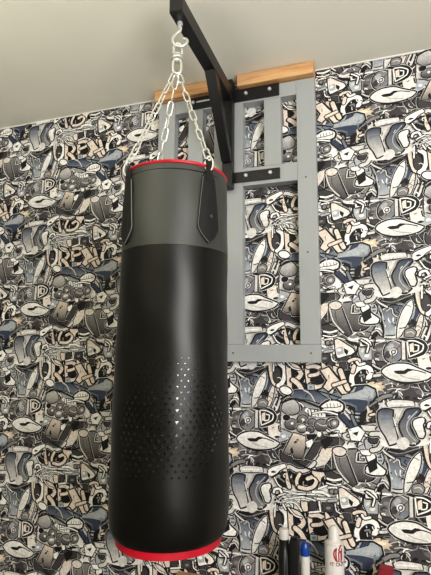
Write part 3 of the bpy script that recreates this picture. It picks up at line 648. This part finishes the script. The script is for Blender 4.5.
# ------------------------------------------------------------------ grey racks on the wall
FY = -.045
def rack(root, x0, x1, zb, parts, openings_knots=()):
    for nm, a, b, c, d, y in parts:
        link(nm, B(a, b, FY+y, -.002, c+CH, d+CH, bev=.0015), M['rack'], root)
rk = thing('wooden_rack', (-.377, 0, CH-.012), 'grey painted wooden rack screwed to the wall right of the punching bag', 'rack', None)
rack(rk, 0, 0, 0, [
 ('stile', -.557, -.489, .053, 1.10, 0), ('stile', -.269, -.197, .053, 1.10, 0.0002), ('bottom_rail', -.557, -.197, -.012, .0525, 0),
 ('middle_rail', -.4885, -.2695, .684, .758, .0006), ('stile', -.400, -.332, .7585, 1.040, .0008), ('top_rail', -.4885, -.2695, 1.0405, 1.10, .0006)])
for (x, z) in ((-.533, .527), (-.532, .396), (-.531, .268), (-.531, .143)):
    link('filled_hole', lathe(bmesh.new(), (0, 0), [(.0038, 0), (.0038, .002)], 10), M['knot'], rk)
    o = col.objects[-1]; o.data.transform(Matrix.Translation((x, FY+.0008, z+CH)) @ Matrix.Rotation(math.pi/2, 4, 'X'))
for (x, z) in ((-.526, .021), (-.231, .022), (-.235, .397), (-.237, .692)):
    link('screw', lathe(bmesh.new(), (0, 0), [(.0036, 0), (.0036, .0016), (.002, .0022)], 10), M['screw'], rk)
    o = col.objects[-1]; o.data.transform(Matrix.Translation((x, FY+.0008, z+CH)) @ Matrix.Rotation(math.pi/2, 4, 'X'))
lk = thing('wooden_rack', (-.73, 0, CH-.012), 'grey painted wooden rack on the wall behind the hanging chains, left of the black post', 'rack', None)
rack(lk, 0, 0, 0, [
 ('stile', -.870, -.793, .053, 1.10, 0), ('stile', -.612, -.560, .053, 1.10, .0002), ('bottom_rail', -.870, -.560, -.012, .0525, 0),
 ('middle_rail', -.7925, -.6125, .66, .735, .0006), ('stile', -.729, -.664, .7355, 1.0425, .0008), ('top_rail', -.7925, -.6125, 1.043, 1.10, .0006)])
tag(link('oak_board', B(-.506, -.197, -.072, -.002, 1.104+CH, 1.1535+CH, bev=.0012), M['oak']), 'short oak board with clear grain above the right rack, touching the ceiling', 'wooden board', 'oak boards on top of the racks')
tag(link('oak_board', B(-.880, -.600, -.072, -.002, 1.104+CH, 1.1535+CH, bev=.0012), M['oak']), 'short oak board above the left rack, seen behind the chains and black arm', 'wooden board', 'oak boards on top of the racks')

# ------------------------------------------------------------------ steel bracket with arm and brace
AX0, AX1 = -.562, -.520; AXC = (AX0+AX1)/2
br = thing('bag_bracket', (AXC, -.05, .67+CH), 'black steel wall bracket with a long square arm and slanted brace holding the bag', 'wall bracket')
link('arm', B(AX0, AX1, -.612, -.091, 1.037+CH, 1.090+CH, bev=.003), M['black'], br)
link('post', B(AX0, AX1, -.0905, -.0545, .668+CH, 1.130+CH, bev=.003), M['black'], br)
for z0, z1 in ((1.047, 1.099), (.698, .741)):
    bar = link('crossbar', B(-.716, -.336, -.0540, -.0458, z0+CH, z1+CH, bev=.0015), M['black'], br)
    zc = (z0+z1)/2
    for x in ((-.705, -.473, -.374) if z0 > 1 else (-.705, -.61, -.473, -.374)):
        b_ = lathe(bmesh.new(), (0, 0), [(.0078, 0), (.0078, .003), (.0062, .0065), (.002, .008)], 12)
        b_.transform(Matrix.Translation((x, -.054, zc+CH+.004)) @ Matrix.Rotation(math.pi/2, 4, 'X')); link('bolt', b_, M['bolt'], bar, True)
    if z0 > 1:   # small white line of print on the upper bar, too small to read
        mk = bmesh.new(); x = -.690
        while x < -.634:
            wd = random.uniform(.0025, .0055); box(mk, x, x+wd, -.0546, -.0541, zc+CH+.001, zc+CH+random.uniform(.0065, .009)); x += wd+.0012
        link('marking', mk, M['mark'], bar)
bm = bmesh.new()          # slanted square tube, profile in the y-z plane
prof = [(-.310, 1.0365), (-.258, 1.0365), (-.094, .815), (-.0910, .775), (-.105, .770)]
A = [bm.verts.new((AX0+.002, y, z+CH)) for y, z in prof]; C = [bm.verts.new((AX1-.002, y, z+CH)) for y, z in prof]
bm.faces.new(A); bm.faces.new(C[::-1])
for k in range(5): bm.faces.new((A[k], A[(k+1) % 5], C[(k+1) % 5], C[k]))
bmesh.ops.bevel(bm, geom=bm.edges[:], offset=.002, segments=2, affect='EDGES'); link('brace', bm, M['black'], br)
# end cap
link('end_cap', B(AX0+.002, AX1-.002, -.6155, -.6125, 1.039+CH, 1.088+CH, bev=.001), M['plastic'], br)

# ------------------------------------------------------------------ hook and swivel
HX, HY = -.546, -.565
sw = thing('swivel_hook', (HX, HY, 1.035+CH), 'zinc hook with disc swivel hanging under the tip of the black arm', 'hook')
e_ = lathe(bmesh.new(), (HX, HY), [(.0085, 1.0365+CH), (.0085, 1.029+CH), (.006, 1.027+CH), (.006, 1.016+CH)], 16); link('threaded_stem', e_, M['bolt'], sw, True)
RV = Vector((.912, .41, 0)); C0 = Vector((HX, HY, CH))
def W3(a, z, d=0): return C0+RV*a+Vector((.41, -.912, 0))*d+Vector((0, 0, z))
hk = tube(bmesh.new(), spline([W3(.002, 1.020), W3(0, 1.008), W3(-.012, .995), W3(-.021, .978, .002), W3(-.017, .960, .004), W3(-.002, .951, .006), W3(.014, .955, .006), W3(.023, .968, .004), W3(.021, .980, 0), W3(.012, .985, -.004)], sub=5), .0050, 10)
link('hook', hk, M['steel'], sw, True)
def stadium(c, half, rad, side, upv, n=7):
    P = []
    for k in range(n+1): t = math.pi*k/n; P.append(c+side*(rad*math.cos(t))+upv*(half+rad*math.sin(t)))
    for k in range(n+1): t = math.pi+math.pi*k/n; P.append(c+side*(rad*math.cos(t))+upv*(-half+rad*math.sin(t)))
    return P
UZ = Vector((0, 0, 1))
l1 = tube(bmesh.new(), stadium(W3(-.005, .9385), .014, .0125, RV, UZ), .0038, 8, True); link('upper_loop', l1, M['steel'], sw, True)
dz = .912+CH
link('disc', lathe(bmesh.new(), (HX-.006, HY-.002), [(.009, dz+.016), (.016, dz+.014), (.018, dz+.011), (.016, dz+.0085), (.009, dz+.008), (.009, dz+.004), (.019, dz+.003), (.0205, dz+.0005), (.019, dz-.002), (.010, dz-.003), (.009, dz-.009), (.005, dz-.011)], 24), M['steel'], sw, True)
l2 = tube(bmesh.new(), stadium(W3(-.006, .888), .012, .0125, RV, UZ), .0038, 8, True); link('lower_loop', l2, M['steel'], sw, True)

# ------------------------------------------------------------------ punching bag
BX, BY = -.546, -.565; DC = Vector((.409, -.9126, 0)); BC = Vector((BX, BY, CH))
def prof_r(z):            # radius of the bag by height (camera-relative z)
    pts = [(-.455, .1425), (-.448, .1500), (-.432, .1562), (-.405, .1592), (-.36, .1600), (-.1, .1575), (.15, .1535), (.29, .1515), (.42, .1495), (.512, .1470)]
    if z <= pts[0][0]: return pts[0][1]
    for (a, ra), (b, rb) in zip(pts, pts[1:]):
        if z <= b: return ra+(rb-ra)*(z-a)/(b-a)
    return pts[-1][1]
def bagpt(az, z, off=0):
    a = math.radians(az); return BC+(DC*math.cos(a)+RV*math.sin(a))*(prof_r(z)+off)+Vector((0, 0, z))
def shell(zs, off=0, n=96, wob=.0012):
    bm = bmesh.new(); rings = []
    for z in zs:
        rings.append([bm.verts.new(bagpt(360*k/n, z, off+wob*math.sin(3*k*2*math.pi/n+z*9)+wob*.7*math.sin(z*31+k*.13*2))) for k in range(n)])
    for A, C in zip(rings, rings[1:]):
        for k in range(n): bm.faces.new((A[k], A[(k+1) % n], C[(k+1) % n], C[k]))
    return bm, rings
bag = thing('punching_bag', (BX, BY, CH-.46), 'tall black punching bag with grey top band and red trim hanging on chains', 'punching bag')
zs = [-.455, -.448, -.440, -.432, -.42, -.405, -.38, -.36]+[-.34+.03*k for k in range(21)]+[.289]
bm, rg = shell(zs); bm.faces.new(rg[0][::-1]); bm.faces.new(rg[-1]); link('bag_body', bm, M['bagblack'], bag, True)
bm, rg = shell([.2895+.0185*k for k in range(13)]+[.512], .0006); bm.faces.new(rg[0][::-1]); bm.faces.new(rg[-1]); tb = link('top_band', bm, M['baggrey'], bag, True); tb['label'] = 'dark grey leather band around the top'
def ring(z, off, r, wob=0, n=96):
    P = [bagpt(360*k/n, z, off)+Vector((0, 0, wob*math.sin(k*.55)+wob*math.sin(k*1.3))) for k in range(n)]
    return tube(bmesh.new(), P, r, 8, True)
o = link('top_piping', ring(.5165, -.001, .0052, .0004), M['red'], bag, True); o['label'] = 'red piping along the top edge'
bm, rg = shell([-.4725, -.466, -.4595, -.4555], -.001, wob=.0022); bm.faces.new(rg[0][::-1]); bm.faces.new(rg[-1]); o = link('bottom_trim', bm, M['red'], bag, True); o['label'] = 'red trim under the bottom edge'
link('seam', ring(.496, .0008, .0011), M['strap'], bag, True)
# embossed triangles: rows growing then shrinking towards the bottom
tri = bmesh.new(); rows = 21
for i in range(rows):
    z = .000-i*.0141; s = .0018+.0040*min(1, i/10) if i < 15 else .0058-.0026*(i-15)/6
    if i > 11: spanL, spanR = 52-(i-11)*.6, 60-(i-11)*3.6
    else: spanL, spanR = 26+i*2.4, 34+i*2.3
    step = 6.4
    for k in range(-int(spanL/step)-1, int(spanR/step)+2):
        az = (k+(i % 2)*.5)*step+2
        if az < -spanL or az > spanR: continue
        da = math.degrees(s/.157); up_ = 1 if i > 12 else -1
        tri_pts = [(az-da, z-up_*s*.8), (az+da, z-up_*s*.8), (az, z+up_*s*.9)]
        A = [tri.verts.new(bagpt(a, b, -.002)) for a, b in tri_pts]
        cz = sum(b for a, b in tri_pts)/3
        C = [tri.verts.new(bagpt(az+(a-az)*.8, cz+(b-cz)*.8, .0024)) for a, b in tri_pts]
        tri.faces.new(C)
        for q in range(3): tri.faces.new((A[q], A[(q+1) % 3], C[(q+1) % 3], C[q]))
o = link('embossed_pattern', tri, M['tri'], bag); o['label'] = 'glossy embossed triangle pattern'
# straps with pointed ends
def strap(az, lean=0):
    bm = bmesh.new(); zs_ = [.495, .480, .450, .41, .370, .342, .318, .302]; hw = [.012, .0195, .0230, .0275, .0310, .0330, .019, .0014]
    F0, B0 = [], []
    for z, h in zip(zs_, hw):
        c = lean*(.5-z)/.18
        F0.append([bm.verts.new(bagpt(az+c+math.degrees(h*s/.15), z, .007)) for s in (-1, -.5, 0, .5, 1)])
        B0.append([bm.verts.new(bagpt(az+c+math.degrees(h*s/.15), z, .0014)) for s in (-1, -.5, 0, .5, 1)])
    for i in range(len(zs_)-1):
        for k in range(4):
            bm.faces.new((F0[i][k], F0[i][k+1], F0[i+1][k+1], F0[i+1][k])); bm.faces.new((B0[i+1][k], B0[i+1][k+1], B0[i][k+1], B0[i][k]))
        bm.faces.new((F0[i][0], F0[i+1][0], B0[i+1][0], B0[i][0])); bm.faces.new((F0[i][4], B0[i][4], B0[i+1][4], F0[i+1][4]))
    bm.faces.new(F0[0]+B0[0][::-1]); bm.faces.new(F0[-1][::-1]+B0[-1])
    st = link('strap', bm, M['strap'], bag, True)
    # webbing loop rising over the rim to the ring
    lp = bmesh.new(); P = [bagpt(az, .470, .0075), bagpt(az, .500, .0085), bagpt(az, .520, .0095), bagpt(az, .535, .003), bagpt(az, .532, -.006)]
    P = spline(P, sub=3); V0 = []
    for p in P:
        side = (RV*math.cos(math.radians(az))-DC*math.sin(math.radians(az)))
        d = (DC*math.cos(math.radians(az))+RV*math.sin(math.radians(az)))
        V0.append([lp.verts.new(p+side*.010), lp.verts.new(p-side*.010), lp.verts.new(p-side*.010-d*.004), lp.verts.new(p+side*.010-d*.004)])
    for a, b in zip(V0, V0[1:]):
        for k in range(4): lp.faces.new((a[k], a[(k+1) % 4], b[(k+1) % 4], b[k]))
    lp.faces.new(V0[0]); lp.faces.new(V0[-1][::-1]); link('strap_loop', lp, M['strap'], bag, True)
    # stitching along one edge
    c = lambda z: lean*(.5-z)/.18
    tp = spline([bagpt(az+c(z)-math.degrees((h+.0008)/.15), z, .0074) for z, h in zip(zs_[1:], hw[1:])], sub=3)
    return st, tp
s1, tp = strap(35, 0)
link('stitching', tube(bmesh.new(), tp, .0008, 6), M['thread'], bag)
s2, _ = strap(-60, 0)
zs_ = [.495, .480, .450, .41, .370, .342, .318, .302]; hw = [.012, .0195, .0230, .0275, .0310, .0330, .019, .0014]
link('stitching', tube(bmesh.new(), spline([bagpt(-60+math.degrees((h+.0008)/.15), z, .0074) for z, h in zip(zs_[1:], hw[1:])], sub=3), .0012, 6), M['thread'], bag)
strap(-150, 0); strap(140, 0)
r_ = lathe(bmesh.new(), (0, 0), [(.0045, 0), (.0045, .002)], 12); P_ = bagpt(37, .375, .0072)
r_.transform(Matrix.Translation(P_) @ (P_-Vector((BX, BY, P_.z))).to_track_quat('Z', 'Y').to_matrix().to_4x4()); link('rivet', r_, M['darkgrey'], bag, True)

# ------------------------------------------------------------------ chains
def link_mesh():
    return tube(bmesh.new(), stadium(Vector((0, 0, 0)),    .0110, .0076, Vector((1, 0, 0)), UZ, 6), .0024, 8, True)
def chain(p0, p1, label, n, twist):
    root = thing('hanging_chain', p0, label, 'chain', 'chains between swivel and bag')
    d = (p1-p0); L = d.length; pitch = L/n; t = d.normalized(); base = None
    for i in range(n):
        c = p0+t*pitch*(i+.5)+Vector((0, 0, -.004*math.sin(math.pi*(i+.5)/n)))
        rot = t.to_track_quat('Z', 'Y').to_matrix().to_4x4() @ Matrix.Rotation(twist+(math.pi/2)*(i % 2)+.25*math.sin(i*1.7), 4, 'Z')
        if base is None:
            o = link('link', link_mesh(), M['steel'], None, True); base = o
        else:
            o = base.copy(); col.objects.link(o)
        o.parent = root; o.matrix_parent_inverse = Matrix.Identity(4)
        sc = Matrix.Diagonal((1, 1, (pitch+.0100)/.0426, 1))
        o.matrix_basis = Matrix.Translation(c-p0) @ rot @ sc
    # carabiner at the strap
    q = spline([Vector((0, 0, .016)), Vector((.008, 0, .010)), Vector((.010, 0, -.004)), Vector((.006, 0, -.016)), Vector((-.004, 0, -.018)), Vector((-.009, 0, -.008)), Vector((-.007, 0, .006)), Vector((-.004, 0, .012))], True, 3)
    cb = link('snap_hook', tube(bmesh.new(), q, .0024, 8, True), M['steel'], None, True); cb.parent = root; cb.matrix_basis = Matrix.Translation(p1-p0+Vector((0, 0, -.010)))@ Matrix.Rotation(.42, 4, 'Z') @ Matrix.Scale(1.15, 4)
    return root
T0 = W3(-.006, .862)
chain(T0+RV*.006, bagpt(35, .535, .004), 'zinc chain running from the swivel down to the front right strap', 9, .5)
chain(T0-RV*.009, bagpt(-66, .535, .004), 'zinc chain running from the swivel to the far left strap', 9, .9)
chain(T0-RV*.001-DC*.006, bagpt(-150, .535, -.002), 'zinc chain going behind the bag rim, between the other chains', 9, .2)

# ------------------------------------------------------------------ shelf and cans
SZ = CH-.80
tag(link('wall_shelf', B(-.75, .35, -.21, -.001, SZ-.02, SZ, bev=.002), M['shelf']), 'wooden shelf board on the wall under the cans', 'shelf')
can = thing('spray_can', (-.162, -.10, SZ), 'white aerosol can with red emblem standing before the wallpaper', 'spray can')
zt = CH-.545
link('can_body', lathe(bmesh.new(), (-.162, -.10), [(.029, SZ), (.0305, SZ+.004), (.0305, zt-.054), (.0290, zt-.050), (.0285, zt-.047)], 40), M['white'], can, True)
link('cap', lathe(bmesh.new(), (-.162, -.10), [(.0285, zt-.0465), (.0275, zt-.043), (.020, zt-.039), (.0180, zt-.036), (.0165, zt-.006), (.013, zt), (.006, zt+.006)], 32), M['capwhite'], can, True)
link('rim', tube(bmesh.new(), [(-.162+.0292*math.cos(t*.2618), -.10+.0292*math.sin(t*.2618), zt-.0475) for t in range(24)], .0016, 6, True), M['capwhite'], can, True)
AZC = math.degrees(math.atan2(-.162, 1.68))      # the side of the can that faces the camera
def wrap(bm, c, R, az0):
    for v in bm.verts:
        a = math.radians(az0)+v.co.x/R; rr = R+v.co.z
        v.co = Vector((c[0]+rr*math.sin(a), c[1]-rr*math.cos(a), c[2]+v.co.y))
    return bm
def text_bm(s, size, depth=.0004):
    cu = bpy.data.curves.new('t', 'FONT'); cu.body = s; cu.size = size; cu.extrude = depth; cu.align_x = 'CENTER'; cu.offset = size*.02
    o = bpy.data.objects.new('t', cu); col.objects.link(o); dg = bpy.context.evaluated_depsgraph_get()
    me = bpy.data.meshes.new_from_object(o.evaluated_get(dg)); bm = bmesh.new(); bm.from_mesh(me)
    bpy.data.objects.remove(o); bpy.data.curves.remove(cu); bpy.data.meshes.remove(me); return bm
FA = 5.5
link('lettering', wrap(text_bm('IT', .0150), (-.162, -.10, CH-.652), .0307, FA-14), M['crimson'], can)
link('lettering', wrap(text_bm('OUT', .0150), (-.162, -.10, CH-.652), .0307, FA+36), M['ink'], can)
def strokes(segs, w):
    bm = bmesh.new()
    for s in segs:
        P = [(v.x, v.y) for v in spline([(a, b, 0) for a, b in s], sub=4)]
        for q in ribbon(P, w/2, False):
            A = [bm.verts.new((a, b, .0003)) for a, b in q]; C = [bm.verts.new((a, b, -.0005)) for a, b in q]; bm.faces.new(A)
            for k in range(len(A)): bm.faces.new((A[k], C[k], C[(k+1) % len(A)], A[(k+1) % len(A)]))
    return bm
em = strokes([[(-.004, .014), (-.009, .008), (-.0095, 0), (-.007, -.008), (-.003, -.012)], [(-.004, .014), (-.0055, .004), (-.0045, -.008), (-.003, -.012)], [(.001, .006), (.001, -.012)], [(.001, .004), (.004, .008), (.0065, .004), (.0065, -.013)], [(.001, .010), (.005, .017), (.008, .019)], [(.0085, .012), (.0085, -.008)]], .0032)
em.transform(Matrix.Diagonal((1.45, 1.5, 1, 1)))
link('emblem', wrap(em, (-.162, -.10, CH-.620), .0307, FA+24), M['crimson'], can)
bt = thing('marker_bottle', (-.327, -.10, SZ), 'black bottle with a frosted white cap beside the blue topped tube', 'bottle')
zb = CH-.600
link('bottle_body', lathe(bmesh.new(), (-.327, -.10), [(.0185, SZ), (.0195, SZ+.003), (.0195, zb-.040), (.0165, zb-.034), (.0165, zb-.002), (.0135, zb)], 32), M['plastic'], bt, True)
link('cap', lathe(bmesh.new(), (-.327, -.10), [(.0162, zb+.0003), (.0162, zb+.027), (.0145, zb+.031), (.004, zb+.032)], 24), M['capwhite'], bt, True)
link('label_strip', wrap(B(-.006, .0062, -.10, .0, -.0004, .0004), (-.327, -.10, zb-.044), .0197, 26), M['darkgrey'], bt)
bb = thing('black_bottle', (-.2925, -.098, SZ), 'plain black square bottle between the capped bottle and the white tube', 'bottle')
link('bottle_body', B(-.3070, -.2765, -.115, -.083, SZ, CH-.598, bev=.004), M['plastic'], bb, True)
link('neck', B(-.304, -.281, -.108, -.090, CH-.5975, CH-.590, bev=.002), M['plastic'], bb, True)
tu = thing('white_tube', (-.2585, -.088, SZ), 'slim white tube with a rounded blue top beside the black bottles', 'tube')
link('tube_body', lathe(bmesh.new(), (-.2585, -.088), [(.0140, SZ), (.0150, SZ+.003), (.0150, CH-.648)], 28), M['white'], tu, True)
link('cap', lathe(bmesh.new(), (-.2585, -.088), [(.0152, CH-.6475), (.0152, CH-.628), (.0140, CH-.618), (.0100, CH-.609), (.0040, CH-.606)], 28), M['blue'], tu, True)


# red carton leaning to the right against the wall
prof = [(-.085, 0), (-.040, 0), (.020, .146), (-.020, .150)]
bm = bmesh.new(); A = [bm.verts.new((x, -.105, SZ+.0005+z)) for x, z in prof]; C = [bm.verts.new((x, -.060, SZ+.0005+z)) for x, z in prof]
bm.faces.new(A); bm.faces.new(C[::-1])
for k in range(4): bm.faces.new((A[k], A[(k+1) % 4], C[(k+1) % 4], C[k]))
bmesh.ops.bevel(bm, geom=bm.edges[:], offset=.002, segments=2, affect='EDGES')
tag(link('red_carton', bm, M['redbox']), 'small red carton with a slanted side, right of the white spray can', 'carton')
